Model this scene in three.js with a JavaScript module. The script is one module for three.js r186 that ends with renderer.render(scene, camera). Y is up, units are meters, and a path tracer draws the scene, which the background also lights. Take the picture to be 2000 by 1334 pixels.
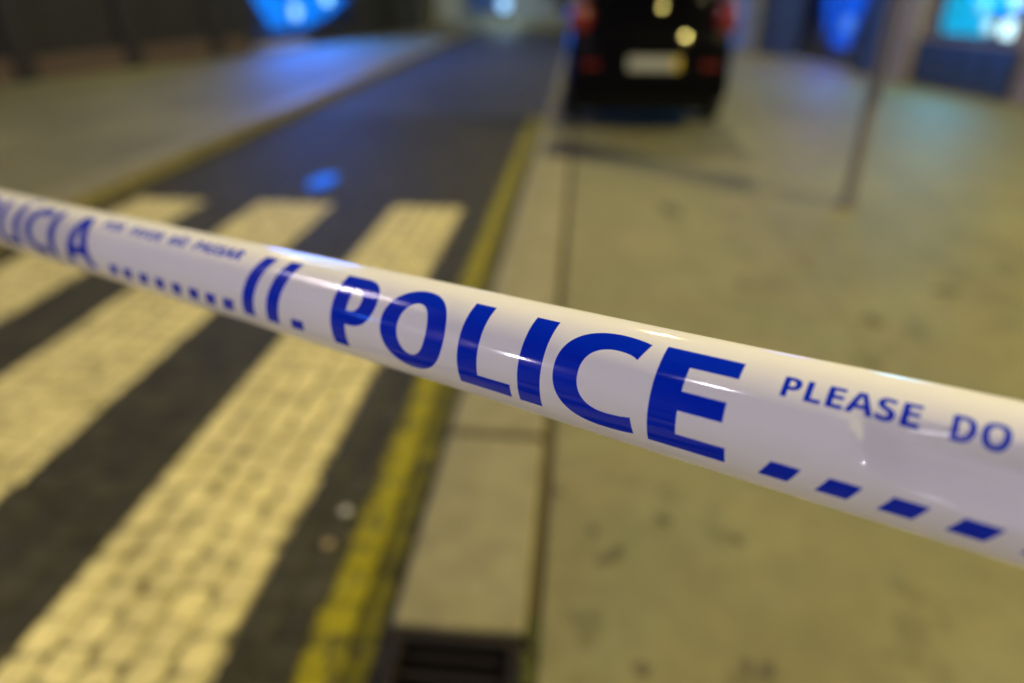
import * as THREE from 'three';
import { RoundedBoxGeometry } from 'three/addons/geometries/RoundedBoxGeometry.js';
import { mergeGeometries } from 'three/addons/utils/BufferGeometryUtils.js';
import { RectAreaLightUniformsLib } from 'three/addons/lights/RectAreaLightUniformsLib.js';
import { createNoise2D, createNoise3D } from 'simplex-noise';

// ---------------------------------------------------------------- camera, sky, moon, exposure
const scene = new THREE.Scene();
const camera = new THREE.PerspectiveCamera(53.164, 1.5, 0.02, 400);
camera.filmGauge = 36;                                   // 24 mm lens on a full frame
camera.position.set(0, 1.4, 0);
camera.rotation.order = 'YXZ';
camera.rotation.set(THREE.MathUtils.degToRad(-27.84), THREE.MathUtils.degToRad(5.494), 0);
camera.focus = 0.302;
camera.userData.fStop = 2.5;
const renderer = new THREE.WebGLRenderer({ antialias: true });
renderer.setSize(1024, 683);
renderer.toneMapping = THREE.LinearToneMapping;
renderer.toneMappingExposure = 1;
renderer.shadowMap.enabled = true;
{
  const w = 64, h = 32, d = new Float32Array(w * h * 4);
  for (let i = 0; i < w * h; i++) d.set([0.006, 0.0064, 0.0095, 1], i * 4);     // even night glow of a city sky
  const sky = new THREE.DataTexture(d, w, h, THREE.RGBAFormat, THREE.FloatType);
  sky.mapping = THREE.EquirectangularReflectionMapping; sky.magFilter = THREE.LinearFilter; sky.needsUpdate = true;
  scene.background = sky; scene.environment = sky;
}
const moon = new THREE.DirectionalLight(0xdfe6ff, 0.01);
moon.position.set(-20, 40, 15); moon.castShadow = true;
Object.assign(moon.shadow.camera, { left: -30, right: 30, top: 30, bottom: -30, far: 120 });
scene.add(moon);
RectAreaLightUniformsLib.init();

// ---------------------------------------------------------------- helpers
let seed = 20231;
const rnd = () => { seed = (seed + 0x6D2B79F5) | 0; let t = Math.imul(seed ^ (seed >>> 15), 1 | seed); t = (t + Math.imul(t ^ (t >>> 7), 61 | t)) ^ t; return ((t ^ (t >>> 14)) >>> 0) / 4294967296; };
const rr = (a, b) => a + (b - a) * rnd();
const n2 = createNoise2D(rnd), n3 = createNoise3D(rnd);
const clamp = (x, a = 0, b = 1) => Math.min(b, Math.max(a, x));
const smooth = (a, b, x) => { const t = clamp((x - a) / (b - a)); return t * t * (3 - 2 * t); };
const fbm = (x, y, o = 4) => { let s = 0, a = 0.5, f = 1; for (let i = 0; i < o; i++) { s += a * n2(x * f, y * f); a *= 0.5; f *= 2.03; } return s; };
const V = (x, y, z) => new THREE.Vector3(x, y, z);
const lin = (r, g, b) => new THREE.Color().setRGB(r, g, b);
const used = {};
function numbered(name) { const n = used[name] = (used[name] ?? -1) + 1; return n ? `${name}_${String(n).padStart(3, '0')}` : name; }
function std(color, roughness = 0.8, extra = {}) { return new THREE.MeshStandardMaterial({ color, roughness, ...extra }); }
function phys(color, roughness, extra = {}) { return new THREE.MeshPhysicalMaterial({ color, roughness, ...extra }); }
function shade(o) { o.traverse((c) => { if (c.isMesh) { c.castShadow = true; c.receiveShadow = true; } }); return o; }
function mesh(name, geo, mat, parent) { const m = new THREE.Mesh(geo, mat); m.name = name; m.castShadow = m.receiveShadow = true; parent.add(m); return m; }
function thing(name, label, category, p = [0, 0, 0], turn = 0, group) {
  const o = new THREE.Group(); o.name = numbered(name); o.position.set(...p); o.rotation.y = turn;
  o.userData = { label, category }; if (group) o.userData.group = group;
  scene.add(o); return o;
}
function structure(name, label, category) { const o = new THREE.Group(); o.name = numbered(name); o.userData = { kind: 'structure', label, category }; scene.add(o); return o; }
const box = (w, h, d, x = 0, y = 0, z = 0) => new THREE.BoxGeometry(w, h, d).translate(x, y, z);
const rbox = (w, h, d, r, x = 0, y = 0, z = 0, s = 2) => new RoundedBoxGeometry(w, h, d, s, r).translate(x, y, z);
const cyl = (r1, r2, h, n = 20, x = 0, y = 0, z = 0) => new THREE.CylinderGeometry(r1, r2, h, n).translate(x, y, z);
function bar(a, b, r, n = 10) {
  const d = b.clone().sub(a), g = new THREE.CylinderGeometry(r, r, d.length(), n);
  g.applyQuaternion(new THREE.Quaternion().setFromUnitVectors(V(0, 1, 0), d.normalize()));
  return g.translate((a.x + b.x) / 2, (a.y + b.y) / 2, (a.z + b.z) / 2);
}
function dataTex(w, h, fn, { srgb = true, repeat } = {}) {
  const d = new Uint8Array(w * h * 4);
  for (let j = 0; j < h; j++) for (let i = 0; i < w; i++) {
    const c = fn((i + 0.5) / w, (j + 0.5) / h), k = (j * w + i) * 4;
    for (let q = 0; q < 3; q++) { const v = clamp(c[q]); d[k + q] = Math.round(255 * (srgb ? (v <= 0.0031308 ? 12.92 * v : 1.055 * Math.pow(v, 1 / 2.4) - 0.055) : v)); }
    d[k + 3] = 255;
  }
  const t = new THREE.DataTexture(d, w, h); t.magFilter = THREE.LinearFilter; t.minFilter = THREE.LinearMipmapLinearFilter; t.generateMipmaps = true;
  if (srgb) t.colorSpace = THREE.SRGBColorSpace;
  t.wrapS = t.wrapT = repeat ? THREE.MirroredRepeatWrapping : THREE.ClampToEdgeWrapping; t.needsUpdate = true; return t;
}
// uv of a geometry laid flat from world metres: u = (x - x0) / w, v = (z0 - z) / h
function planUV(g, x0, w, z0, h, ox = 0, oz = 0) {
  const p = g.attributes.position, uv = new Float32Array(p.count * 2);
  for (let i = 0; i < p.count; i++) { uv[2 * i] = (p.getX(i) + ox - x0) / w; uv[2 * i + 1] = (z0 - p.getZ(i) - oz) / h; }
  g.setAttribute('uv', new THREE.BufferAttribute(uv, 2)); return g;
}

// ---------------------------------------------------------------- surfaces
const ROAD = -0.12;                                     // carriageway below the pavement
const RX0 = -3.66, RX1 = -0.41, RZ0 = 2, RZ1 = -9;      // carriageway that is laid sett by sett
const PITCH = 0.108;
const setts = [];                                       // courses run along the road, each shifted against the next
const courses = [];
for (let i = 0, x = RX0; x < RX1 - 0.03; i++, x += PITCH) {
  const course = []; courses.push(course);
  for (let z = RZ0 + rr(0, PITCH); z > RZ1;) {
    const len = PITCH * rr(0.9, 1.15), z0 = Math.min(z, RZ0), z1 = Math.max(z - len, RZ1);
    if (z0 - z1 > 0.04) { const s = { a: x, b: Math.min(x + PITCH, RX1), z0, z1, tone: rnd(), paint: rnd() }; setts.push(s); course.push(s); }
    z -= len;
  }
}
function settUnder(x, z) {
  const c = courses[Math.floor((x - RX0) / PITCH)]; if (!c) return null;
  let lo = 0, hi = c.length - 1;
  while (lo <= hi) { const m = (lo + hi) >> 1; if (z > c[m].z0) hi = m - 1; else if (z < c[m].z1) lo = m + 1; else return c[m]; }
  return null;
}
const STRIPES = [[-1.385, -0.84], [-2.45, -1.862], [-3.45, -2.875]];
const TZ0 = 0.2, TZ1 = -9;
function roadColour(x, z) {
  const s = settUnder(x, z);
  const tone = s ? s.tone : 0.5;
  const g = 0.037 + 0.02 * (tone - 0.5) + 0.014 * fbm(x * 9, z * 9) + 0.012 * n2(x * 140, z * 140);
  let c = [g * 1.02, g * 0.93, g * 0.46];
  let e = 1;                                            // distance to the sett's own edge
  if (s) e = Math.min(x - s.a, s.b - x, s.z0 - z, z - s.z1) / (PITCH / 2);
  const corner = s ? Math.min(x - s.a, s.b - x) + Math.min(s.z0 - z, z - s.z1) : 1;
  const wob = 0.005 * n2(x * 26, z * 26) + (tone - 0.5) * 0.012;
  for (const [a, b] of STRIPES) {
    const t = z - (-5.0 + 0.02 * n2(x * 10, 3));
    if (x > a + wob && x < b - wob && t > 0) {
      const wear = fbm(x * 14 + 7, z * 14) * 0.9 + 0.35 * n2(x * 60, z * 60) + (s ? (s.paint - 0.5) * 0.5 : 0);
      let k = 1 - 0.6 * smooth(0.42, 0.8, wear);
      if (s) { k *= 0.7 + 0.3 * smooth(0.02, 0.2, e); k *= 0.76 + 0.24 * smooth(0.004, 0.02, Math.min(x - s.a, s.b - x) + 0.008 * fbm(x * 3, z * 3)); if (fbm(x * 5 + 11, z * 5) > 0.0) k *= 0.25 + 0.75 * smooth(0.01, 0.05, corner + 0.014 * n2(x * 40, z * 40)); }
      const w = 0.86 + 0.24 * (s ? s.paint - 0.5 : 0) + 0.16 * fbm(x * 5, z * 5) + 0.12 * fbm(x * 17, z * 17 + 3);
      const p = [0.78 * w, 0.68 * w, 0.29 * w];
      c = c.map((v, i) => v * (1 - k) + p[i] * k);
    }
  }
  if (x > -0.642 + wob && x < -0.462 - wob * 0.6) {
    const wear = fbm(x * 8 + 40, z * 8) + 0.3 * n2(x * 50, z * 50 + 9);
    let k = 0.94 - 0.74 * smooth(0.06, 0.45, wear);
    if (s) k *= 0.75 + 0.25 * smooth(0.02, 0.14, e);
    const p = [0.29, 0.255, 0.002];
    c = c.map((v, i) => v * (1 - k) + p[i] * k);
  }
  return c;
}
const roadTex = dataTex(1664, 2048, (u, v) => roadColour(RX0 + u * (RX1 - RX0), TZ0 + v * (TZ1 - TZ0)));
const settMat = phys(0xffffff, 0.68, { map: roadTex, specularIntensity: 0.5 });
const farRoadTex = dataTex(512, 512, (u, v) => { const g = 0.036 + 0.016 * fbm(u * 6, v * 6) + 0.016 * n2(u * 120, v * 120); return [g, g, g * 0.95]; }, { repeat: true });
const farRoadMat = std(0xffffff, 0.75, { map: farRoadTex });
const grimeMat = std(lin(0.03, 0.027, 0.02), 0.95);

const concreteTex = dataTex(1024, 1024, (u, v) => {     // 4 m of cast concrete: blotches, grain, small pits
  const x = u * 4, y = v * 4;
  let g = 0.95 + 0.16 * fbm(x * 1.3, y * 1.3) + 0.14 * fbm(x * 6 + 5, y * 6) + 0.08 * n2(x * 70, y * 70);
  const pit = n2(x * 24 + 3, y * 24); if (pit > 0.8) g *= 0.8;
  const st = fbm(x * 2.2 + 30, y * 2.2 + 8); g *= 1 - 0.28 * smooth(0.3, 0.55, st);
  const h = 0.06 * fbm(x * 1.7 + 60, y * 1.7); return [0.183 * g * (1 + h), 0.171 * g * (1 - 0.4 * h), 0.074 * g * (1 - h)];
}, { repeat: true });
const concreteBump = dataTex(512, 512, (u, v) => { const g = 0.5 + 0.25 * fbm(u * 30, v * 30) + 0.2 * n2(u * 150, v * 150); return [g, g, g]; }, { srgb: false, repeat: true });
const bayMats = [0.95, 1, 1.04].map((k) => std(lin(k, k, k), 0.62, { map: concreteTex, bumpMap: concreteBump, bumpScale: 0.0015 }));
const leftBayMats = [0.8, 0.92, 1.0].map((k) => std(lin(k * 1.15, k * 1.15, k * 1.15), 0.68, { map: concreteTex, bumpMap: concreteBump, bumpScale: 0.0012 }));
const graniteTex = dataTex(512, 512, (u, v) => {
  const g = 0.95 + 0.25 * fbm(u * 5, v * 5) + 0.2 * n2(u * 90, v * 90) + 0.14 * n2(u * 180 + 4, v * 180);
  return [0.235 * g, 0.212 * g, 0.105 * g];
}, { repeat: true });
const graniteMats = [0.93, 1, 1.06].map((k) => std(lin(k, k, k), 0.6, { map: graniteTex }));
const mossMat = std(lin(0.06, 0.065, 0.008), 1);

// ---------------------------------------------------------------- ground, road, kerbs, pavements
{
  const g = structure('ground', 'dark earth under the whole street', 'ground');
  mesh('ground_sheet', new THREE.PlaneGeometry(400, 400).rotateX(-Math.PI / 2).translate(0, -0.4, 0), grimeMat, g);
}
const road = structure('road', 'dark stone-paved carriageway with painted zebra stripes', 'road');
mesh('joint_bed', planUV(box(RX1 - RX0 + 0.0, 0.2, RZ0 - RZ1, (RX0 + RX1) / 2, ROAD - 0.107, (RZ0 + RZ1) / 2), RX0, RX1 - RX0, TZ0, TZ0 - TZ1), settMat, road);
mesh('road_surface', planUV(box(RX1 - RX0, 0.2, 24, (RX0 + RX1) / 2, ROAD - 0.104, RZ1 - 12), 0, 2, 0, 2), farRoadMat, road);
function settGeo(s) {
  const g = 0.003, i = 0.007, x0 = s.a + g, x1 = s.b - g, z0 = s.z0 - g, z1 = s.z1 + g;
  const h = ROAD + (s.tone - 0.5) * 0.003, t = (s.paint - 0.5) * 0.003, b = ROAD - 0.014;
  const P = [[x0, b, z0], [x1, b, z0], [x1, b, z1], [x0, b, z1], [x0 + i, h + t, z0 - i], [x1 - i, h - t, z0 - i], [x1 - i, h - t, z1 + i], [x0 + i, h + t, z1 + i],
    [x0 + 0.003, h - 0.003, z0 - 0.003], [x1 - 0.003, h - 0.003, z0 - 0.003], [x1 - 0.003, h - 0.003, z1 + 0.003], [x0 + 0.003, h - 0.003, z1 + 0.003]];
  const F = [4, 5, 6, 4, 6, 7];
  for (let k = 0; k < 4; k++) { const n = (k + 1) % 4; F.push(k, n, 8 + n, k, 8 + n, 8 + k, 8 + k, 8 + n, 4 + n, 8 + k, 4 + n, 4 + k); }
  const geo = new THREE.BufferGeometry();
  geo.setAttribute('position', new THREE.Float32BufferAttribute(P.flat(), 3)); geo.setIndex(F);
  planUV(geo, RX0, RX1 - RX0, TZ0, TZ0 - TZ1); geo.computeVertexNormals(); return geo;
}
{
  camera.updateMatrixWorld(); camera.updateProjectionMatrix();
  for (const s of setts) {
    const p = V((s.a + s.b) / 2, ROAD, (s.z0 + s.z1) / 2), q = p.clone().project(camera);
    s.rank = Math.abs(q.x) < 1.03 && Math.abs(q.y) < 1.05 && q.z < 1 ? p.distanceTo(camera.position) : 1e3 + p.distanceTo(camera.position);
  }
  setts.sort((a, b) => a.rank - b.rank);
  for (const s of setts.slice(0, 290)) mesh('paving_sett', settGeo(s), settMat, road);
  const rest = mesh('paving_setts', mergeGeometries(setts.slice(290).map(settGeo)), settMat, road); rest.userData.kind = 'stuff';
}
function kerbRun(o, x0, x1, cuts) {
  for (let i = 0; i + 1 < cuts.length; i++) {
    const [a, b] = [cuts[i], cuts[i + 1]]; if (a.skip) continue;
    const z0 = a.z ?? a, z1 = (b.z ?? b) + (a.gap ?? 0.012), len = z0 - z1;
    const w = x1 - x0, g = rbox(w, 0.36, len, 0.014, 0, 0, 0, 3);
    const m = mesh('kerb_stone', planUV(g, 0, 0.9, 0, 0.9, rr(0, 3), rr(0, 3)), graniteMats[Math.floor(rnd() * 3)], o);
    m.position.set((x0 + x1) / 2, -0.18 + rr(-0.002, 0.002), (z0 + z1) / 2); m.rotation.x = rr(-0.001, 0.001);
  }
}
const kerbR = structure('kerb', 'pale stone kerb along the right pavement', 'kerb');
{
  const cuts = [3, 2.1, 1.2, 0.3, { z: -0.5, skip: true }, { z: -1.135, gap: 0.03 }, -1.965];
  for (let z = -2.9; z > -27; z -= rr(0.9, 1.02)) cuts.push(z);
  kerbRun(kerbR, -0.41, -0.078, cuts);
  mesh('joint_filling', box(0.036, 0.3, 30, -0.06, -0.168, -12), std(lin(0.085, 0.065, 0.02), 1), kerbR);
}
const kerbL = structure('kerb', 'far kerb of the left pavement across the road', 'kerb');
{
  const cuts = []; for (let z = 6; z > -27; z -= rr(0.9, 1.05)) cuts.push(z);
  kerbRun(kerbL, -3.99, -3.665, cuts);
}
function pavement(label, x0, x1, zA, zB, mats, px, pz) {
  const o = structure('pavement', label, 'pavement');
  mesh('joint_bed', box(x1 - x0, 0.3, zA - zB, (x0 + x1) / 2, -0.162, (zA + zB) / 2), grimeMat, o);
  let k = 0;
  for (let x = x0; x < x1 - 0.01; x += px, k++) for (let z = zA - (k % 2) * 0; z > zB; z -= pz) {
    const w = Math.min(px, x1 - x) - 0.004, d = pz - 0.004;
    const g = rbox(w, 0.1, d, 0.004, 0, 0, 0, 1);
    const m = mesh('concrete_bay', planUV(g, 0, 4, 0, 4, x + w / 2 + 0.31, z - d / 2), mats[Math.floor(rnd() * mats.length)], o);
    m.position.set(x + w / 2, -0.05 + rr(-0.0012, 0.0012) - 0.001, z - d / 2);
  }
  return o;
}
pavement('broad concrete pavement on the right of the kerb', -0.04, 9.2, 6, -26, bayMats, 1.32, 1.6);
pavement('grey concrete pavement across the road', -11.0, -4.0, 6, -26, leftBayMats, 1.4, 1.6);
{
  const o = structure('pavement', 'far pavement closing the end of the street', 'pavement');
  mesh('slab', planUV(box(26, 0.3, 8, -1, -0.125, -30.2), 0, 4, 0, 4), leftBayMats[2], o);
}
// chewing-gum spots and oil stains on the near pavement: thin trodden-in blobs
{
  const mat = std(lin(0.095, 0.088, 0.045), 0.8);
  const o = structure('pavement_stains', 'dark trodden gum spots and smears on the right pavement', 'stains');
  const spots = [[0.296, -1.565, 0.02, 0.028, 0.2], [0.134, -1.398, 0.042, 0.02, 0.5], [0.16, -1.43, 0.018, 0.02, 0], [0.497, -1.501, 0.016, 0.026, 0.3], [-0.016, -1.661, 0.017, 0.026, 0], [0.199, -1.056, 0.02, 0.02, 0.4], [0.486, -1.084, 0.03, 0.02, 1.2], [0.44, -1.09, 0.014, 0.02, 0], [0.09, -1.5, 0.014, 0.02, 0], [0.653, -4.684, 0.06, 0.14, 0.3], [1.4, -3.0, 0.04, 0.06, 0.2], [0.9, -3.35, 0.03, 0.05, 1], [1.25, -2.55, 0.03, 0.035, 0.2], [1.9, -3.4, 0.05, 0.07, 2], [0.4, -2.7, 0.025, 0.03, 0]];
  for (const [x, z, a, b, t] of spots) {
    const n = 22, P = [0, 0, 0], F = [], ph = rr(0, 9);
    for (let i = 0; i < n; i++) { const A = i / n * 6.2832, k = 1 + 0.3 * n2(Math.cos(A) * 1.3 + ph, Math.sin(A) * 1.3); P.push(Math.cos(A) * a * k, 0, Math.sin(A) * b * k); F.push(0, 1 + (i + 1) % n, 1 + i); }
    const g = new THREE.BufferGeometry(); g.setAttribute('position', new THREE.Float32BufferAttribute(P, 3)); g.setIndex(F); g.computeVertexNormals();
    const m = mesh('gum_spot', g, mat, o); m.position.set(x, 0.0025, z); m.rotation.y = t;
  }
}
// moss at the end of the kerb joint
{
  const o = thing('moss_tuft', 'small green moss tuft beside the drain grate at the kerb joint', 'moss', [-0.062, -0.004, -1.1]);
  const gs = []; for (let i = 0; i < 26; i++) gs.push(new THREE.IcosahedronGeometry(rr(0.006, 0.012), 1).scale(1, 0.6, 1.4).translate(rr(-0.011, 0.011), rr(-0.004, 0.001), rr(-0.1, 0.14)));
  mesh('moss', mergeGeometries(gs), mossMat, o);
}

// ---------------------------------------------------------------- street gully in the kerb row
{
  const o = thing('drain_grate', 'dark iron drain grate set in the kerb row', 'drain', [-0.243, 0, -0.82]);
  const iron = std(lin(0.018, 0.014, 0.012), 0.55, { metalness: 0.6 }), pit = std(lin(0.01, 0.009, 0.008), 1);
  mesh('pit', mergeGeometries([box(0.33, 0.02, 0.62, 0, -0.3, 0), box(0.012, 0.24, 0.62, -0.158, -0.19, 0), box(0.012, 0.24, 0.62, 0.158, -0.19, 0), box(0.3, 0.24, 0.012, 0, -0.19, -0.304), box(0.3, 0.24, 0.012, 0, -0.19, 0.304)]), pit, o);
  mesh('frame', mergeGeometries([rbox(0.035, 0.05, 0.62, 0.006, -0.147, -0.04, 0), rbox(0.035, 0.05, 0.62, 0.006, 0.147, -0.04, 0), rbox(0.258, 0.05, 0.03, 0.006, 0, -0.04, -0.293), rbox(0.258, 0.05, 0.03, 0.006, 0, -0.04, 0.293)]), iron, o);
  for (let i = 0; i < 11; i++) mesh('grate_bar', rbox(0.256, 0.03, 0.022, 0.005, 0, -0.052, -0.255 + i * 0.051), iron, o);
}
// added pale discs standing in for glints on the setts by the yellow line
[[-0.699, -1.637, [0.5, 0.48, 0.40], 'small pale disc added in place of a glint on the dark setts, the farther of two beside the yellow line'], [-0.707, -1.488, [0.36, 0.28, 0.13], 'small tan disc added in place of a glint on the dark setts, the nearer of two beside the yellow line']].forEach(([x, z, c, label]) => {
  const o = thing('glint_disc', label, 'glint disc', [x, ROAD + 0.0035, z], rr(0, 3), 'glint discs on the road');
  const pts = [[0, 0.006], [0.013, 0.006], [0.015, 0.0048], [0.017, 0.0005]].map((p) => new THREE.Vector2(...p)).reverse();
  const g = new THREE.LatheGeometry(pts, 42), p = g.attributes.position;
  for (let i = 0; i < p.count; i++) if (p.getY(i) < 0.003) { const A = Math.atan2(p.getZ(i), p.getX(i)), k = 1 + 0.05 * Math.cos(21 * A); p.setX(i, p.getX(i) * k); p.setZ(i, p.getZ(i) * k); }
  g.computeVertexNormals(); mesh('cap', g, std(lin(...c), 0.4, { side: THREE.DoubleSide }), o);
});
// puddle in the carriageway
{
  const o = structure('puddle', 'small puddle on the dark road beyond the zebra stripes', 'puddle');
  const n = 40, P = [0, 0, 0], F = [];
  for (let i = 0; i < n; i++) { const A = i / n * 6.2832, k = 1 + 0.22 * n2(Math.cos(A) + 3, Math.sin(A) + 8); P.push(Math.cos(A) * 0.1 * k, 0, Math.sin(A) * 0.22 * k); F.push(0, 1 + (i + 1) % n, 1 + i); }
  const g = new THREE.BufferGeometry(); g.setAttribute('position', new THREE.Float32BufferAttribute(P, 3)); g.setIndex(F); g.computeVertexNormals();
  mesh('water', g, phys(lin(0.03, 0.028, 0.022), 0.3, { ior: 1.33, specularIntensity: 0.24 }), o).position.set(-2.17, ROAD + 0.0035, -5.64);
}

// ---------------------------------------------------------------- police tape
// A film bowed into an open tube: straight axis, print laid out in millimetres along it.
{
  const A = V(0.8585, 0.0798, 0.5067).normalize(), Q0 = V(0.1356, 1.2493, -0.2060), NF = V(-0.4691, 0.5216, 0.7127), NU = V(0.2074, 0.8494, -0.4852), R = 0.027;
  const VH = 52;                                        // print sheet reaches +-52 mm round the tube
  const BLUE = '#002cc8';
  function printer(c, k, x0) {                          // k px per mm; y up in mm
    const X = (x) => (x - x0) * k, Y = (y) => (VH - y) * k;
    const poly = (p) => { c.beginPath(); p.forEach(([x, y], i) => (i ? c.lineTo(X(x), Y(y)) : c.moveTo(X(x), Y(y)))); c.closePath(); c.fill(); };
    const T = 19.6, B = -24.2, M = (T + B) / 2;
    const ring = (cx, rx, ry, tx, ty, cy = M) => { c.beginPath(); c.ellipse(X(cx), Y(cy), rx * k, ry * k, 0, 0, 6.2832); c.ellipse(X(cx), Y(cy), (rx - tx) * k, (ry - ty) * k, 0, 0, 6.2832, true); c.fill('evenodd'); };
    const L = {
      P(x) { c.beginPath(); c.moveTo(X(x), Y(B)); c.lineTo(X(x), Y(T)); c.lineTo(X(x + 16), Y(T)); c.bezierCurveTo(X(x + 39), Y(T), X(x + 39), Y(-9.5), X(x + 16), Y(-9.5)); c.lineTo(X(x + 12), Y(-9.5)); c.lineTo(X(x + 12), Y(B)); c.closePath();
        c.moveTo(X(x + 12), Y(T - 8)); c.lineTo(X(x + 12), Y(-1.8)); c.lineTo(X(x + 15), Y(-1.8)); c.bezierCurveTo(X(x + 24), Y(-1.8), X(x + 24), Y(T - 8), X(x + 15), Y(T - 8)); c.closePath(); c.fill('evenodd'); },
      O(x, w = 45) { ring(x + w / 2, w / 2, (T - B) / 2 + 0.6, 12.3, 8.6); },
      L(x, w = 31.5) { poly([[x, T], [x + 12.3, T], [x + 12.3, B + 7.4], [x + w, B + 7.4], [x + w, B], [x, B]]); },
      I(x) { poly([[x, T], [x + 12.4, T], [x + 12.4, B], [x, B]]); },
      C(x, w = 40) {                                    // open bowl with long flat arms
        const q = (...a) => c.bezierCurveTo(...a.map((v, i) => (i % 2 ? Y(v) : X(x + v))));
        c.beginPath(); c.moveTo(X(x + w), Y(T - 1.2));
        q(w * 0.87, T + 0.2, w * 0.76, T + 0.7, w * 0.64, T + 0.7); q(w * 0.26, T + 0.7, 0, M + 14.5, 0, M); q(0, M - 14.5, w * 0.26, B - 0.7, w * 0.64, B - 0.7); q(w * 0.78, B - 0.7, w * 0.9, B - 0.3, w, B + 0.6);
        c.lineTo(X(x + w - 1.2), Y(B + 8.8)); q(w * 0.88, B + 8, w * 0.78, B + 7.6, w * 0.68, B + 7.6); q(w * 0.44, B + 7.6, 12.2, M - 9, 12.2, M); q(12.2, M + 9, w * 0.44, T - 7.8, w * 0.68, T - 7.8); q(w * 0.79, T - 7.8, w * 0.87, T - 8.6, w - 3.2, T - 10);
        c.closePath(); c.fill();
      },
      E(x, w = 32) { poly([[x, T], [x + w, T], [x + w, T - 7.9], [x + 12.3, T - 7.9], [x + 12.3, 1.4], [x + w - 1.6, 1.4], [x + w - 1.6, -6.4], [x + 12.3, -6.4], [x + 12.3, B + 7.4], [x + w + 0.6, B + 7.4], [x + w + 0.6, B], [x, B]]); },
      A(x, w = 50) { c.beginPath(); const p = (a) => a.forEach(([q, y], i) => (i ? c.lineTo(X(x + q), Y(y)) : c.moveTo(X(x + q), Y(y)))); p([[w * 0.36, T], [w * 0.64, T], [w, B], [w - 13, B], [w - 17, B + 9.5], [17, B + 9.5], [13, B], [0, B]]); c.closePath(); p([[w / 2, T - 10], [20, B + 17], [w - 20, B + 17]]); c.closePath(); c.fill('evenodd'); },
    };
    const dash = (x, y0 = -24.3, y1 = -16.3, w = 10.7, s = 4.6) => poly([[x, y0], [x + w, y0], [x + w + s, y1], [x + s, y1]]);
    const slash = (x, w = 12, s = 10) => poly([[x, -22.8], [x + w, -22.8], [x + w + s, 20.2], [x + s, 20.2]]);
    function words(t, xa, xb, y0, cap, w = 'bold') {
      c.save(); c.font = `${w} ${cap / 0.714 * k}px sans-serif`; c.textBaseline = 'alphabetic';
      const m = c.measureText(t).width; c.translate(X(xa), Y(y0)); c.scale((xb - xa) * k / m, 1); c.fillText(t, 0, 0); if (xa < -390) { c.lineWidth = 0.55 * k; c.strokeStyle = BLUE; c.strokeText(t, 0, 0); } c.restore();
    }
    return { L, dash, slash, words, poly };
  }
  const WHITE = '#f6f4f0';
  function sheet(x0, x1, wpx) {
    const k = wpx / (x1 - x0), cv = document.createElement('canvas'); cv.width = wpx; cv.height = Math.round(2 * VH * k);
    const c = cv.getContext('2d'); c.fillStyle = WHITE; c.fillRect(0, 0, cv.width, cv.height); c.fillStyle = BLUE;
    for (let D = -4576; D <= 2288; D += 1144) {         // the print repeats along the roll
    if (D + 240 < x0 || D - 900 > x1) continue;
    const p = printer(c, k, x0 - D), { L } = p;
    L.P(-880); L.O(-838, 46); L.L(-786, 36); L.I(-748); p.poly([[-742, 22], [-734, 22], [-726, 28], [-736, 28]]); L.C(-721, 42); L.I(-672.5); L.A(-642, 52);
    p.words('POR', -589, -557, 12.4, 8.4); p.words('FAVOR', -547, -499, 12.4, 8.4); p.words('NÃO', -490, -465, 12.4, 8.4); p.words('PASSAR', -457, -399, 12.4, 8.4);
    [-411.5, -432.3, -453, -475, -498, -521, -545, -567].forEach((x) => p.dash(x - 1, -24.4, -14.8, 12, 5));
    p.slash(-387.5); p.slash(-362.5); p.dash(-338.6, -22.6, -15.8, 11.4, 2);
    L.P(-299.5); L.O(-260); L.L(-205.5); L.I(-169.2); L.C(-150.6); L.E(-104);
    p.words('PLEASE', -57.4, -10.6, 9.2, 8.6); p.words('DO', -3.6, 14.2, 8.6, 8.9);
    for (let i = 0; i < 9; i++) p.dash(-58.6 + i * 20.35);
    p.slash(134); p.slash(159);
    }
    // the press leaves faint lines along the ink
    for (let i = 0; i < 420; i++) { c.fillStyle = `rgba(255,255,255,${rr(0.01, 0.05)})`; c.fillRect(rr(-200, wpx), rr(0, cv.height), rr(60, 900), rr(0.6, 1.6)); }
    const t = new THREE.CanvasTexture(cv); t.colorSpace = THREE.SRGBColorSpace; t.anisotropy = 8; return t;
  }
  const cuts = [[-4850, -1700, 2048], [-1700, -640, 2048], [-640, -230, 2048], [-230, 180, 2048], [180, 1960, 2048]];
  const mats = cuts.map(([a, b, w]) => phys(0xffffff, 0.85, { map: sheet(a, b, w), clearcoat: 0.6, clearcoatRoughness: 0.08, ior: 1.45, specularIntensity: 0.05, transmission: 0.1, thickness: 0, side: THREE.DoubleSide }));
  const o = thing('police_tape', 'white barrier tape with blue lettering stretched across the foreground', 'barrier tape');
  const a0 = -1700, a1 = 420, p0 = -101, p1 = 103, NP = 72;
  const point = (ax, deg) => {
    // ripples of a stretched film: slow swells along it, faint length-wise pleats, one pressed-in fold on the right
    let r = R * 1000;
    r += 0.20 * Math.sin(ax / 37 + 0.6) * Math.cos((deg - 20) / 40) + 0.03 * Math.sin(ax / 17 + deg / 26) + 0.03 * Math.sin(deg / 5.1 + ax / 160) + 0.06 * n2(ax / 75, deg / 34);
    const crease = -32.3 + (13.2 - deg) * 0.33, dx = ax - crease;
if (dx > 0) { const low = 1 - smooth(6, 27, deg); r -= (0.22 * Math.min(dx, 14) + 0.13 * Math.max(0, Math.min(dx, 50) - 14)) * low * smooth(-35, -4, deg) * (1 - smooth(90, 260, dx)); }
    const b = deg * Math.PI / 180;
    const bend = 0.35 * Math.sin(ax / 47 + 1.2);
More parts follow.
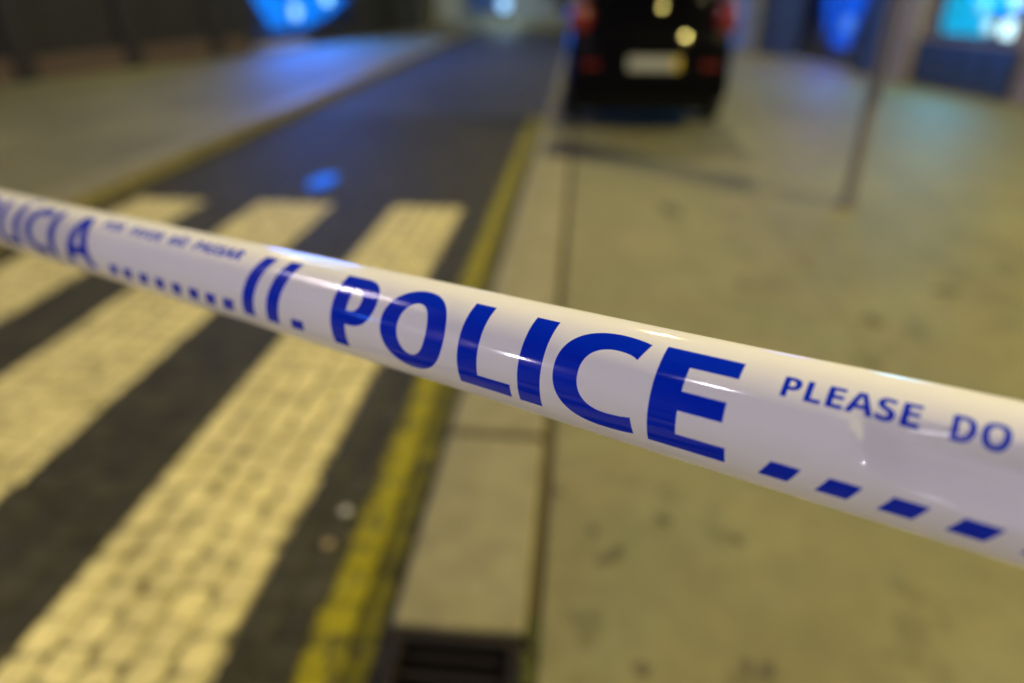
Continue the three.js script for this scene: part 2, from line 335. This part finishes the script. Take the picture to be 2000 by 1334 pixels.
    return Q0.clone().addScaledVector(A, ax / 1000).addScaledVector(NF, (r * Math.cos(b) + bend * 0.4) / 1000).addScaledVector(NU, (r * Math.sin(b) + bend * 0.3) / 1000);
  };
  const P = [], UV = [], F = [], geo = new THREE.BufferGeometry(); let base = 0;
  cuts.forEach(([ca, cb], mi) => {
    const n = Math.ceil((cb - ca) / (mi < 2 || mi > 3 ? 8 : 2.5)), f0 = F.length;
    for (let i = 0; i <= n; i++) for (let j = 0; j <= NP; j++) {
      const ax = ca + (cb - ca) * i / n, deg = p0 + (p1 - p0) * j / NP, q = point(ax, deg);
      P.push(q.x, q.y, q.z); UV.push(i / n, 0.5 + deg * Math.PI / 180 * 27 / (2 * VH));
      if (i < n && j < NP) { const a = base + i * (NP + 1) + j, b = a + NP + 1; F.push(a, b, b + 1, a, b + 1, a + 1); }
    }
    geo.addGroup(f0, F.length - f0, mi); base += (n + 1) * (NP + 1);
  });
  geo.setAttribute('position', new THREE.Float32BufferAttribute(P, 3)); geo.setAttribute('uv', new THREE.Float32BufferAttribute(UV, 2)); geo.setIndex(F);
  // one smooth normal field over all the sheets
  const N = new Float32Array(P.length), e = 0.4; let k = 0;
  cuts.forEach(([ca, cb], mi) => {
    const n = Math.ceil((cb - ca) / (mi < 2 || mi > 3 ? 8 : 2.5));
    for (let i = 0; i <= n; i++) for (let j = 0; j <= NP; j++, k += 3) {
      const ax = ca + (cb - ca) * i / n, deg = p0 + (p1 - p0) * j / NP;
      const nn = point(ax + e, deg).sub(point(ax - e, deg)).cross(point(ax, deg + e).sub(point(ax, deg - e))).normalize();
      const out = NF.clone().multiplyScalar(Math.cos(deg * Math.PI / 180)).addScaledVector(NU, Math.sin(deg * Math.PI / 180));
      if (nn.dot(out) < 0) nn.negate(); N[k] = nn.x; N[k + 1] = nn.y; N[k + 2] = nn.z;
    }
  });
  geo.setAttribute('normal', new THREE.BufferAttribute(N, 3));
  mesh('film', geo, mats, o);
  // the posts that it is tied to, on either side of the road
  for (const [x, z, top, label] of [[-4.06, -2.66, 1.05, 'steel barrier post on the left pavement, holding the tape'], [1.86, 0.79, 1.6, 'steel barrier post on the right pavement, holding the tape']]) {
    const b = thing('barrier_post', label, 'post', [x, 0, z], 0, 'posts of the tape barrier'), steel = std(lin(0.3, 0.3, 0.3), 0.4, { metalness: 0.7 });
    mesh('shaft', cyl(0.03, 0.03, top, 20, 0, top / 2, 0), steel, b); mesh('base', cyl(0.12, 0.17, 0.05, 28, 0, 0.026, 0), steel, b); mesh('knob', new THREE.SphereGeometry(0.042, 18, 12).translate(0, top, 0), steel, b);
  }
}
// ---------------------------------------------------------------- buildings
const rough = (r, g, b, s = 1) => dataTex(256, 256, (u, v) => { const k = 1 + 0.3 * fbm(u * 4 * s, v * 4 * s) + 0.14 * n2(u * 60, v * 60); return [r * k, g * k, b * k]; }, { repeat: true });
const wallMats = { dark: std(0xffffff, 0.85, { map: rough(0.019, 0.018, 0.018) }), brown: std(0xffffff, 0.8, { map: rough(0.24, 0.19, 0.15) }), slate: std(0xffffff, 0.5, { map: rough(0.028, 0.034, 0.038) }), pale: std(0xffffff, 0.8, { map: rough(0.36, 0.36, 0.34) }), grey: std(0xffffff, 0.8, { map: rough(0.17, 0.18, 0.18) }) };
const frameMat = std(lin(0.02, 0.02, 0.022), 0.45, { metalness: 0.4 });
const glassMat = phys(0xffffff, 0.02, { transmission: 1, thickness: 0, ior: 1.5 });
function wallShape(x0, x1, h, holes) {
  const s = new THREE.Shape([[x0, -0.05], [x1, -0.05], [x1, h], [x0, h]].map((p) => new THREE.Vector2(...p)));
  for (const [a, b, c, d] of holes) s.holes.push(new THREE.Path([[a, c], [a, d], [b, d], [b, c]].map((p) => new THREE.Vector2(...p))));
  const g = new THREE.ExtrudeGeometry(s, { depth: 0.34, bevelEnabled: false }).translate(0, 0, -0.34), uv = g.attributes.uv;
  for (let i = 0; i < uv.count; i++) uv.setXY(i, uv.getX(i) / 3, uv.getY(i) / 3);
  return g;
}
function building(name, label, p, turn, x0, x1, h, depth, mat, holes) {
  const o = thing(name, label, 'building', p, turn);
  mesh('wall', wallShape(x0, x1, h, holes), mat, o);
  mesh('shell', mergeGeometries([box(0.3, h, depth, x0 + 0.15, h / 2, -0.342 - depth / 2), box(0.3, h, depth, x1 - 0.15, h / 2, -0.342 - depth / 2), box(x1 - x0 - 0.6, h, 0.3, (x0 + x1) / 2, h / 2, -depth - 0.19), box(x1 - x0 - 0.6, 0.25, depth - 0.3, (x0 + x1) / 2, h - 0.3, -0.342 - depth / 2 + 0.15)]), mat, o);
  mesh('cornice', rbox(x1 - x0, 0.3, 0.25, 0.03, (x0 + x1) / 2, h - 0.2, 0.13), mat, o);
  return o;
}
function fitWindow(o, [a, b, c, d], { mullions = 1, sill = true, glass = true } = {}) {
  const w = new THREE.Group(); w.name = 'window'; o.add(w);
  const t = 0.06, cx = (a + b) / 2, cy = (c + d) / 2, gs = [rbox(b - a, t, 0.08, 0.008, cx, c + t / 2, -0.06), rbox(b - a, t, 0.08, 0.008, cx, d - t / 2, -0.06), rbox(t, d - c - 2 * t, 0.08, 0.008, a + t / 2, cy, -0.06), rbox(t, d - c - 2 * t, 0.08, 0.008, b - t / 2, cy, -0.06)];
  for (let i = 1; i <= mullions; i++) gs.push(rbox(0.05, d - c - 2 * t, 0.06, 0.008, a + (b - a) * i / (mullions + 1), cy, -0.06));
  mesh('frame', mergeGeometries(gs), frameMat, w);
  if (glass) mesh('pane', box(b - a - 2 * t, d - c - 2 * t, 0.006, cx, cy, -0.06), glassMat, w);
  if (sill) mesh('sill', rbox(b - a + 0.16, 0.07, 0.16, 0.012, cx, c - 0.036, 0.072), wallMats.grey, w);
  return w;
}
function glowPanel(o, name, [a, b, c, d], z, glow, light, strength, lightZ = 0.02) {
  const m = mesh(name, rbox(b - a, d - c, 0.05, 0.01, (a + b) / 2, (c + d) / 2, z), new THREE.MeshStandardMaterial({ color: 0x0a0a0a, roughness: 0.6, emissive: glow, emissiveIntensity: 1 }), o);
  const l = new THREE.RectAreaLight(light, strength, b - a, d - c); l.position.set((a + b) / 2, (c + d) / 2, z + 0.03 + lightZ); l.rotation.y = Math.PI; o.add(l);
  return m;
}
function spotLamp(o, x, y, z, r, col, e) { mesh('display_lamp', new THREE.SphereGeometry(r, 16, 12).scale(1, 1, 0.35).translate(x, y, z), new THREE.MeshStandardMaterial({ color: 0x111111, emissive: col, emissiveIntensity: e }), o); }
const blockMat = std(lin(0.006, 0.007, 0.01), 0.7);
function block(o, pts, z) { mesh('glow_mask', new THREE.ExtrudeGeometry(new THREE.Shape(pts.map((p) => new THREE.Vector2(...p))), { depth: 0.06, bevelEnabled: false }).translate(0, 0, z), blockMat, o); }  // added dark wedge masking part of a glow panel to shape its outline
const riser = std(0xffffff, 0.22, { map: rough(0.03, 0.04, 0.045) });
// right side of the street
const RT = THREE.MathUtils.degToRad(-76.13), RP = [5.6, 0, -9.7];
{
  const win = [-1.95, -0.45, 0.68, 2.6], win2 = [1.2, 3.6, 0.68, 2.6];
  const up = [[-1.8, -0.8, 4.2, 6], [1.6, 2.6, 4.2, 6], [5, 6, 4.2, 6], [9, 10, 4.2, 6]];
  const o = building('shop_building', 'shop front on the right with a cyan lit display window', RP, RT, -2.72, 16, 10, 6, wallMats.brown, [win, win2, ...up]);
  mesh('stall_riser', rbox(1.9, 0.6, 0.05, 0.01, -1.18, 0.33, 0.027), riser, o);
  for (let i = 0; i < 4; i++) mesh('riser_tile', rbox(0.44, 0.5, 0.02, 0.006, -1.87 + i * 0.46, 0.33, 0.062), riser, o);
  mesh('pilaster', rbox(0.5, 3.2, 0.16, 0.02, -2.4, 1.6, 0.08), wallMats.brown, o);
  fitWindow(o, win, { mullions: 0, sill: false }); fitWindow(o, win2, { mullions: 1 });
  up.forEach((u) => fitWindow(o, u));
  const back = mesh('display_back', box(1.5, 2.1, 0.04, -1.2, 1.62, -1.0), wallMats.slate, o);
  glowPanel(o, 'display_light', [-1.95, -1.1, 0.74, 2.5], -0.2, lin(0.0, 0.42, 0.75), lin(0.03, 0.55, 1), 14);
  glowPanel(o, 'display_light', [-0.98, -0.5, 1.0, 2.5], -0.22, lin(0.02, 0.34, 0.52), lin(0.12, 0.75, 1), 2.5);
  spotLamp(o, -1.05, 0.86, -0.12, 0.09, lin(0.55, 0.9, 1), 1.6); spotLamp(o, -0.7, 0.83, -0.12, 0.13, lin(0.6, 0.92, 1), 2.6); spotLamp(o, -0.7, 1.18, -0.12, 0.1, lin(0.5, 0.85, 1), 1.8); spotLamp(o, -1.25, 1.1, -0.12, 0.09, lin(0.3, 0.85, 1), 1.2);
  mesh('counter', rbox(1.44, 0.5, 0.5, 0.03, -1.2, 0.48, -0.62), wallMats.slate, o);
}
{
  const door = [-5.7, -3.62, 0.06, 2.7], up = [[-5.6, -4.6, 4.2, 6], [-8.4, -7.4, 4.2, 6], [-11.2, -10.2, 4.2, 6]];
  const o = building('shop_building', 'dark shop front on the right with a blue lit doorway', RP, RT, -14, -2.74, 9, 6, wallMats.slate, [door, ...up]);
  fitWindow(o, door, { mullions: 1, sill: false }); up.forEach((u) => fitWindow(o, u));
  glowPanel(o, 'doorway_light', [-5.35, -3.8, 0.3, 2.6], -0.2, lin(0.0, 0.085, 0.72), lin(0.01, 0.1, 1), 9);
  spotLamp(o, -4.35, 0.72, -0.14, 0.14, lin(0.1, 0.3, 1), 1.0);
  block(o, [[-5.34, 0.31], [-4.75, 0.31], [-5.1, 0.7], [-5.34, 1.3]], -0.155); block(o, [[-4.15, 0.31], [-3.81, 0.31], [-3.81, 1.3]], -0.155);
  mesh('pilaster', rbox(1.1, 3.2, 0.2, 0.02, -7.9, 1.6, 0.1), wallMats.grey, o);
  mesh('threshold', rbox(2.1, 0.06, 0.4, 0.015, -4.66, 0.028, 0.1), wallMats.grey, o);
}
// left side of the street
const LT = THREE.MathUtils.degToRad(74.66), LP = [-8.86, 0, -10.3];
{
  const win = [6.0, 9.9, 0.36, 3.5], up = [[1, 2, 4.4, 6.2], [7.4, 8.6, 4.4, 6.2], [10.6, 11.6, 4.4, 6.2]], door = [11, 12.2, 0.02, 2.3];
  const o = building('shop_building', 'dark building across the road with a bright blue shop window', LP, LT, -1, 14, 10, 6, wallMats.dark, [win, door, ...up]);
  mesh('plinth', rbox(6.4, 0.34, 0.06, 0.01, 2.4, 0.17, 0.032), std(0xffffff, 0.7, { map: rough(0.1, 0.066, 0.044) }), o);
  mesh('doorstep', rbox(1.5, 0.14, 0.5, 0.02, 6.5, 0.072, 0.26), wallMats.pale, o);
  fitWindow(o, win, { mullions: 2, sill: false }); up.forEach((u) => fitWindow(o, u));
  mesh('door_leaf', rbox(1.2, 2.28, 0.06, 0.01, 11.6, 1.16, -0.25), wallMats.slate, o);
  glowPanel(o, 'window_light', [6.05, 9.85, 0.42, 3.45], -0.25, lin(0.0, 0.23, 1.0), lin(0.0, 0.16, 1), 24);
  block(o, [[6.07, 0.43], [6.7, 0.46], [6.25, 1.0], [6.07, 1.5]], -0.19); block(o, [[8.1, 0.43], [9.84, 0.43], [9.84, 0.95], [9.0, 0.62]], -0.19);
  spotLamp(o, 7.7, 0.74, -0.16, 0.15, lin(0.35, 0.7, 1), 2.2); spotLamp(o, 9.1, 1.02, -0.18, 0.15, lin(0.4, 0.9, 1), 2.2); spotLamp(o, 7.7, 1.2, -0.2, 0.1, lin(0.3, 0.7, 1), 1.4);
  for (let i = 0; i < 3; i++) mesh('wall_pier', rbox(0.35, 3, 0.12, 0.015, 0.4 + i * 2.1, 1.5, 0.06), wallMats.dark, o);
}
{
  const wins = [], up = []; for (let i = 0; i < 5; i++) { wins.push([-22 + i * 4, -19 + i * 4, 0.7, 2.8]); if (i !== 3) up.push([-21 + i * 4, -20 + i * 4, 4.4, 6.2]); }
  const o = building('townhouse', 'brown town house on the left with one brightly lit upper window', LP, LT, -24, -1.02, 12, 6, wallMats.brown, [...wins, ...up, [-7.7, -5.1, 8.1, 10.6]]);
  const lit = [-7.7, -5.1, 8.1, 10.6]; [...wins, ...up, lit].forEach((w) => fitWindow(o, w));
  glowPanel(o, 'window_light', [-7.64, -5.16, 8.16, 10.54], -0.14, lin(1, 0.86, 0.95), lin(1, 0.86, 0.95), 2); o.children.at(-2).material.emissiveIntensity = 17;
  mesh('back_room', box(22, 6.6, 0.1, -12.5, 3.4, -1.4), wallMats.slate, o);
}
// end of the street
{
  const door = [-4.5, -3.2, 0.3, 2.5], win = [-1.6, 0.4, 0.9, 2.5], win2 = [4, 6, 0.9, 2.5];
  const o = building('townhouse', 'pale building closing the far end of the street', [0, 0, -29], 0, -12, 12, 11, 6, wallMats.grey, [door, win, win2]);
  mesh('pilaster', rbox(0.9, 3.4, 0.3, 0.02, -5.3, 1.7, 0.15), wallMats.pale, o);
  fitWindow(o, door, { mullions: 0, sill: false }); fitWindow(o, win); fitWindow(o, win2);
  glowPanel(o, 'door_light', [-4.44, -3.26, 0.36, 2.4], -0.5, lin(0.0, 0.03, 0.13), lin(0.1, 0.35, 1), 1.5);
  mesh('back_room', box(10, 2.6, 0.1, 1.5, 1.5, -0.9), wallMats.slate, o);
}
{
  const o = thing('bollard_light', 'small glowing white bollard light at the far end of the street', 'lamp', [-2.9, 0.025, -27.2]);
  mesh('post', cyl(0.07, 0.09, 0.42, 18, 0, 0.21, 0), frameMat, o);
  mesh('globe', new THREE.SphereGeometry(0.2, 24, 18).scale(1, 1.15, 1).translate(0, 0.64, 0), new THREE.MeshStandardMaterial({ color: 0x222222, emissive: lin(0.32, 0.62, 1), emissiveIntensity: 2 }), o);
  const l = new THREE.PointLight(lin(0.5, 0.78, 1), 7); l.position.set(0, 0.64, 0); l.shadow.radius = 8; l.castShadow = true; o.add(l);
}

// ---------------------------------------------------------------- street lamps (above the frame; they light the place and glint in the tape)
function bracketLamp(label, p, wall, col, candela, glow, size = 0.34, soft = 3) {
  const o = thing('wall_lamp', label, 'street lamp', p, 0, 'street lamps on wall brackets');
  const d = V(wall[0] - p[0], 0, wall[1] - p[2]), n = d.clone().normalize();
  mesh('arm', mergeGeometries([bar(V(0, 0.2, 0), V(d.x, 0.55, d.z), 0.035), bar(n.clone().multiplyScalar(d.length() * 0.45).setY(0.36), V(d.x, -0.25, d.z), 0.02)]), frameMat, o);
  const lampRot = Math.atan2(-d.z, d.x);
  const h = mesh('housing', rbox(0.62, 0.1, 0.34, 0.03, 0, 0.16, 0), std(lin(0.2, 0.2, 0.2), 0.5, { metalness: 0.5 }), o); h.rotation.y = lampRot;
  const g = mesh('lens', new THREE.SphereGeometry(size / 2, 24, 12).scale(1.25, 0.5, 0.8).translate(0, 0.06, 0), new THREE.MeshStandardMaterial({ color: 0x222222, emissive: col, emissiveIntensity: glow }), o); g.rotation.y = lampRot;
  const l = new THREE.PointLight(col, candela); l.position.set(0, 0.05, 0); l.shadow.radius = soft; l.castShadow = true; o.add(l);
}
const SODIUM = lin(1, 0.86, 0.42), PINKISH = lin(1, 0.92, 1.12);
bracketLamp('yellow street lamp beyond the parked car, hung far out over the pavement', [1.0, 8.3, -15.0], [4.3, -15.0], SODIUM, 118, 60);
bracketLamp('yellow street lamp on the right wall beside the near pavement', [6.9, 6.2, -1.05], [7.75, -1.05], SODIUM, 275, 60);
bracketLamp('yellow street lamp on the dark wall across the road', [-7.2, 6.0, -12.4], [-8.4, -12.2], SODIUM, 9, 60);
bracketLamp('white street lamp high on the town house across the road', [-9.0, 8.1, -3.6], [-10.7, -3.8], PINKISH, 12, 220, 0.49, 8);
bracketLamp('white street lamp low on the town house behind the camera', [-12.0, 4.9, 5.1], [-13.1, 5.2], PINKISH, 60, 120, 0.34);
bracketLamp('white lamp low on the corner wall far behind the camera', [-8.1, 3.2, 13.5], [-15.2, 13.5], PINKISH, 122, 40, 0.3, 10);
{
  const o = thing('street_lamp', 'tall white street lamp standing on the left pavement behind the camera', 'street lamp', [-4.7, 0, 1.5]);
  mesh('mast', mergeGeometries([cyl(0.05, 0.08, 7.9, 18, 0, 3.95, 0), cyl(0.11, 0.13, 0.5, 18, 0, 0.25, 0)]), frameMat, o);
  mesh('housing', rbox(0.6, 0.1, 0.3, 0.03, 0.25, 7.95, 0), std(lin(0.2, 0.2, 0.2), 0.5, { metalness: 0.5 }), o);
  mesh('lens', new THREE.SphereGeometry(0.15, 24, 12).scale(1.2, 0.5, 0.8).translate(0.3, 7.86, 0), new THREE.MeshStandardMaterial({ color: 0x222222, emissive: PINKISH, emissiveIntensity: 100 }), o);
  const l = new THREE.PointLight(PINKISH, 12); l.position.set(0.3, 7.85, 0); l.shadow.radius = 3; l.castShadow = true; o.add(l);
}
{
  const o = thing('blade_sign', 'tall blue lit blade sign on the dark building across the road', 'sign', [-7.55, 0, -14.1], 0.2);
  mesh('sign_case', rbox(0.9, 2.2, 0.2, 0.03, 0, 7.0, -0.02), frameMat, o);
  for (const y of [7.7, 6.3]) mesh('bracket', bar(V(-0.4, y, 0), V(-0.95, y, 0), 0.03), frameMat, o);
  glowPanel(o, 'sign_face', [-0.38, 0.38, 6.0, 8.0], 0.1, lin(0.08, 0.35, 1), lin(0.1, 0.4, 1), 5); o.children.at(-2).material.emissiveIntensity = 14;
}
{
  const o = thing('blue_lamp', 'blue lit police lamp on the town house wall at the left', 'lamp', [-11.0, 3.25, 1.75]);
  mesh('bracket', bar(V(0, 0.2, 0), V(-1.1, 0.2, 0), 0.025), frameMat, o);
  mesh('cap', cyl(0.12, 0.2, 0.08, 20, 0, 0.2, 0), frameMat, o);
  mesh('globe', new THREE.SphereGeometry(0.16, 20, 16), new THREE.MeshStandardMaterial({ color: 0x111111, emissive: lin(0.02, 0.16, 1), emissiveIntensity: 70 }), o);
  const l = new THREE.PointLight(lin(0.05, 0.2, 1), 4); l.shadow.radius = 6; l.castShadow = true; o.add(l);
}

// ---------------------------------------------------------------- street furniture
{
  const o = thing('sign_post', 'grey metal sign post on the right pavement, its plate turned edge-on', 'sign post', [1.91, 0, -4.93], -0.37);
  const galv = std(lin(0.18, 0.17, 0.15), 0.5, { metalness: 0.3 });
  mesh('tube', cyl(0.038, 0.038, 2.1, 24, 0, 1.05, 0), galv, o);
  mesh('foot', mergeGeometries([cyl(0.055, 0.06, 0.05, 24, 0, 0.026, 0), cyl(0.085, 0.09, 0.012, 24, 0, 0.007, 0)]), galv, o);
  mesh('cap', new THREE.SphereGeometry(0.04, 16, 8, 0, 6.2832, 0, 1.5708).translate(0, 2.1, 0), galv, o);
  const plate = mesh('plate', rbox(0.012, 1.27, 0.44, 0.004, 0.05, 1.33, 0), std(lin(0.3, 0.3, 0.3), 0.5), o);
  for (const y of [0.85, 1.8]) mesh('clamp', rbox(0.05, 0.04, 0.1, 0.008, 0.02, y, 0), galv, plate);
}

// ---------------------------------------------------------------- parked car
{
  const o = thing('parked_car', 'black hatchback parked with its rear to the camera', 'car', [0.665, 0, -7.42]); o.scale.set(0.98, 1.1, 1);
  const paint = phys(lin(0.002, 0.002, 0.003), 0.3, { specularIntensity: 0.15 });
  const trim = phys(lin(0.002, 0.002, 0.002), 0.8, { specularIntensity: 0.2 }), tint = phys(lin(0.002, 0.002, 0.003), 0.1, { specularIntensity: 0.12 });
  const red = phys(lin(0.13, 0.005, 0.008), 0.12, { clearcoat: 1 }), chrome = std(lin(0.26, 0.25, 0.15), 0.14, { metalness: 1 });
  // lower body: sections along the car, rear at z = 0
  const st = [[0.02, 0.60, 0.36, 0.74], [0, 0.74, 0.30, 0.86], [-0.06, 0.82, 0.25, 0.95], [-0.22, 0.86, 0.23, 1.0], [-0.8, 0.875, 0.22, 1.0], [-1.6, 0.88, 0.2, 0.98], [-2.5, 0.88, 0.2, 0.95], [-3.1, 0.87, 0.2, 0.92], [-3.6, 0.85, 0.22, 0.84], [-3.9, 0.78, 0.25, 0.72], [-4.0, 0.6, 0.32, 0.6]];
  const ring = ([z, w, b, t]) => { const h = t - b, half = [[0, b], [0.72 * w, b], [0.93 * w, b + 0.06], [0.985 * w, b + 0.2 * h], [w, b + 0.45 * h], [0.985 * w, b + 0.7 * h], [0.95 * w, b + 0.9 * h], [0.86 * w, t - 0.005], [0.5 * w, t + 0.012], [0, t + 0.018]]; return [...half, ...half.slice(1, -1).reverse().map(([x, y]) => [-x, y])].map(([x, y]) => [x, y, z]); };
  const loft = (rings, capA = true, capB = true) => {
    const n = rings[0].length, P = rings.flat(2), F = [];
    for (let i = 0; i + 1 < rings.length; i++) for (let j = 0; j < n; j++) { const a = i * n + j, b = i * n + (j + 1) % n; F.push(a, b, b + n, a, b + n, a + n); }
    const cap = (i, flip) => { const r = rings[i], c = r.reduce((s, p) => s.map((v, k) => v + p[k] / n), [0, 0, 0]), ci = P.length / 3; P.push(...c); for (let j = 0; j < n; j++) { const a = i * n + j, b = i * n + (j + 1) % n; flip ? F.push(ci, b, a) : F.push(ci, a, b); } };
    if (capA) cap(0, true); if (capB) cap(rings.length - 1, false);
    const g = new THREE.BufferGeometry(); g.setAttribute('position', new THREE.Float32BufferAttribute(P, 3)); g.setIndex(F); g.computeVertexNormals(); return g;
  };
  mesh('body', loft(st.map(ring)), paint, o);
  // greenhouse: plan rings by height
  const plan = ([y, zr, zf, wr, wf]) => [[-wr, zr - 0.12], [-wr * 0.8, zr], [0, zr + 0.03], [wr * 0.8, zr], [wr, zr - 0.12], [wf * 1.01, (zr + zf) / 2], [wf, zf + 0.14], [wf * 0.8, zf], [0, zf - 0.05], [-wf * 0.8, zf], [-wf, zf + 0.14], [-wf * 1.01, (zr + zf) / 2]].map(([x, z]) => [x, y, z]);
  const cabin = mesh('cabin', loft([[0.95, -0.1, -2.85, 0.8, 0.8], [1.0, -0.12, -2.75, 0.79, 0.79], [1.2, -0.24, -2.4, 0.72, 0.73], [1.4, -0.38, -2.05, 0.63, 0.65], [1.46, -0.5, -1.9, 0.58, 0.6], [1.48, -0.7, -1.7, 0.48, 0.5]].map(plan).map((r) => r.reverse())), paint, o);
  mesh('rear_window', loft([[1.03, -0.115, -0.2, 0.6, 0.6], [1.2, -0.215, -0.3, 0.56, 0.56], [1.38, -0.335, -0.4, 0.5, 0.5]].map(([y, zr, zf, wr]) => [[-wr, zr - 0.05], [-wr * 0.8, zr], [0, zr + 0.035], [wr * 0.8, zr], [wr, zr - 0.05], [wr, zf], [-wr, zf]].map(([x, z]) => [x, y, z]).reverse())), tint, o);
  for (const s of [-1, 1]) {
    const w = [[1.02, 0.795, -0.5, -2.5], [1.38, 0.66, -0.75, -2.05]];
    const g = new THREE.BufferGeometry(); g.setAttribute('position', new THREE.Float32BufferAttribute(w.flatMap(([y, x, a, b]) => [s * x, y, a, s * x, y, b]), 3)); g.setIndex(s > 0 ? [0, 1, 3, 0, 3, 2] : [0, 3, 1, 0, 2, 3]); g.computeVertexNormals();
    mesh('side_window', g, tint, o);
    mesh('tail_light', new THREE.SphereGeometry(1, 24, 16).scale(0.12, 0.15, 0.1).translate(s * 0.725, 0.98, -0.07), red, o).userData.label = 'dark red tail light';
    mesh('reflector', rbox(0.17, 0.045, 0.03, 0.012, s * 0.6, 0.6, 0.06), red, o);
    mesh('mirror', new THREE.SphereGeometry(1, 16, 12).scale(0.1, 0.075, 0.06).translate(s * 0.96, 1.02, -2.45), paint, o);
    for (const z of [-0.78, -3.25]) {
      const t = mesh('wheel', new THREE.TorusGeometry(0.235, 0.075, 14, 32).scale(1, 1, 1.25).rotateY(Math.PI / 2).scale(1, 1 / 1.1, 1).translate(s * 0.79, 0.282, z), std(lin(0.01, 0.01, 0.01), 0.9), o);
      mesh('rim', new THREE.CylinderGeometry(0.18, 0.18, 0.14, 28).rotateZ(Math.PI / 2).scale(1, 1 / 1.1, 1).translate(s * 0.79, 0.282, z), std(lin(0.2, 0.2, 0.2), 0.4, { metalness: 0.8 }), t);
    }
  }
  mesh('bumper', rbox(1.62, 0.34, 0.2, 0.08, 0, 0.47, -0.03, 4), paint, o);
  mesh('bumper_valance', rbox(1.4, 0.14, 0.16, 0.04, 0, 0.27, -0.03, 3), trim, o);
  const plate = mesh('number_plate', rbox(0.52, 0.115, 0.012, 0.005, 0.04, 0.615, 0.079), std(lin(0.28, 0.29, 0.26), 0.5), o); plate.userData.label = 'white number plate with a yellow end band';
  mesh('yellow_band', rbox(0.06, 0.105, 0.004, 0.0015, 0.265, 0.615, 0.087), std(lin(0.55, 0.42, 0.01), 0.5), plate);
  mesh('tailgate_handle', rbox(0.4, 0.05, 0.03, 0.012, 0, 0.8, 0.02), trim, o);
  mesh('glint_dome', new THREE.SphereGeometry(1, 48, 32).scale(0.055, 0.05, 0.011).rotateX(-0.34).rotateY(0.28).translate(0.33, 0.83, 0.01), chrome, o);  // added shallow dome, tilted so the near street lamp glints in it
  mesh('wiper', mergeGeometries([bar(V(0, 1.05, -0.075), V(-0.38, 1.12, -0.13), 0.009)]), trim, o);
  mesh('wiper_glint_dome', new THREE.SphereGeometry(1, 48, 32).scale(0.045, 0.04, 0.009).rotateX(-0.34).rotateY(0.28).translate(0.08, 1.07, -0.09), chrome, o);  // second added dome, turned the same way for another lamp glint
  mesh('exhaust', new THREE.CylinderGeometry(0.03, 0.03, 0.2, 18, 1, true).rotateX(Math.PI / 2).translate(-0.5, 0.24, 0.02), chrome, o);
}
renderer.render(scene, camera);
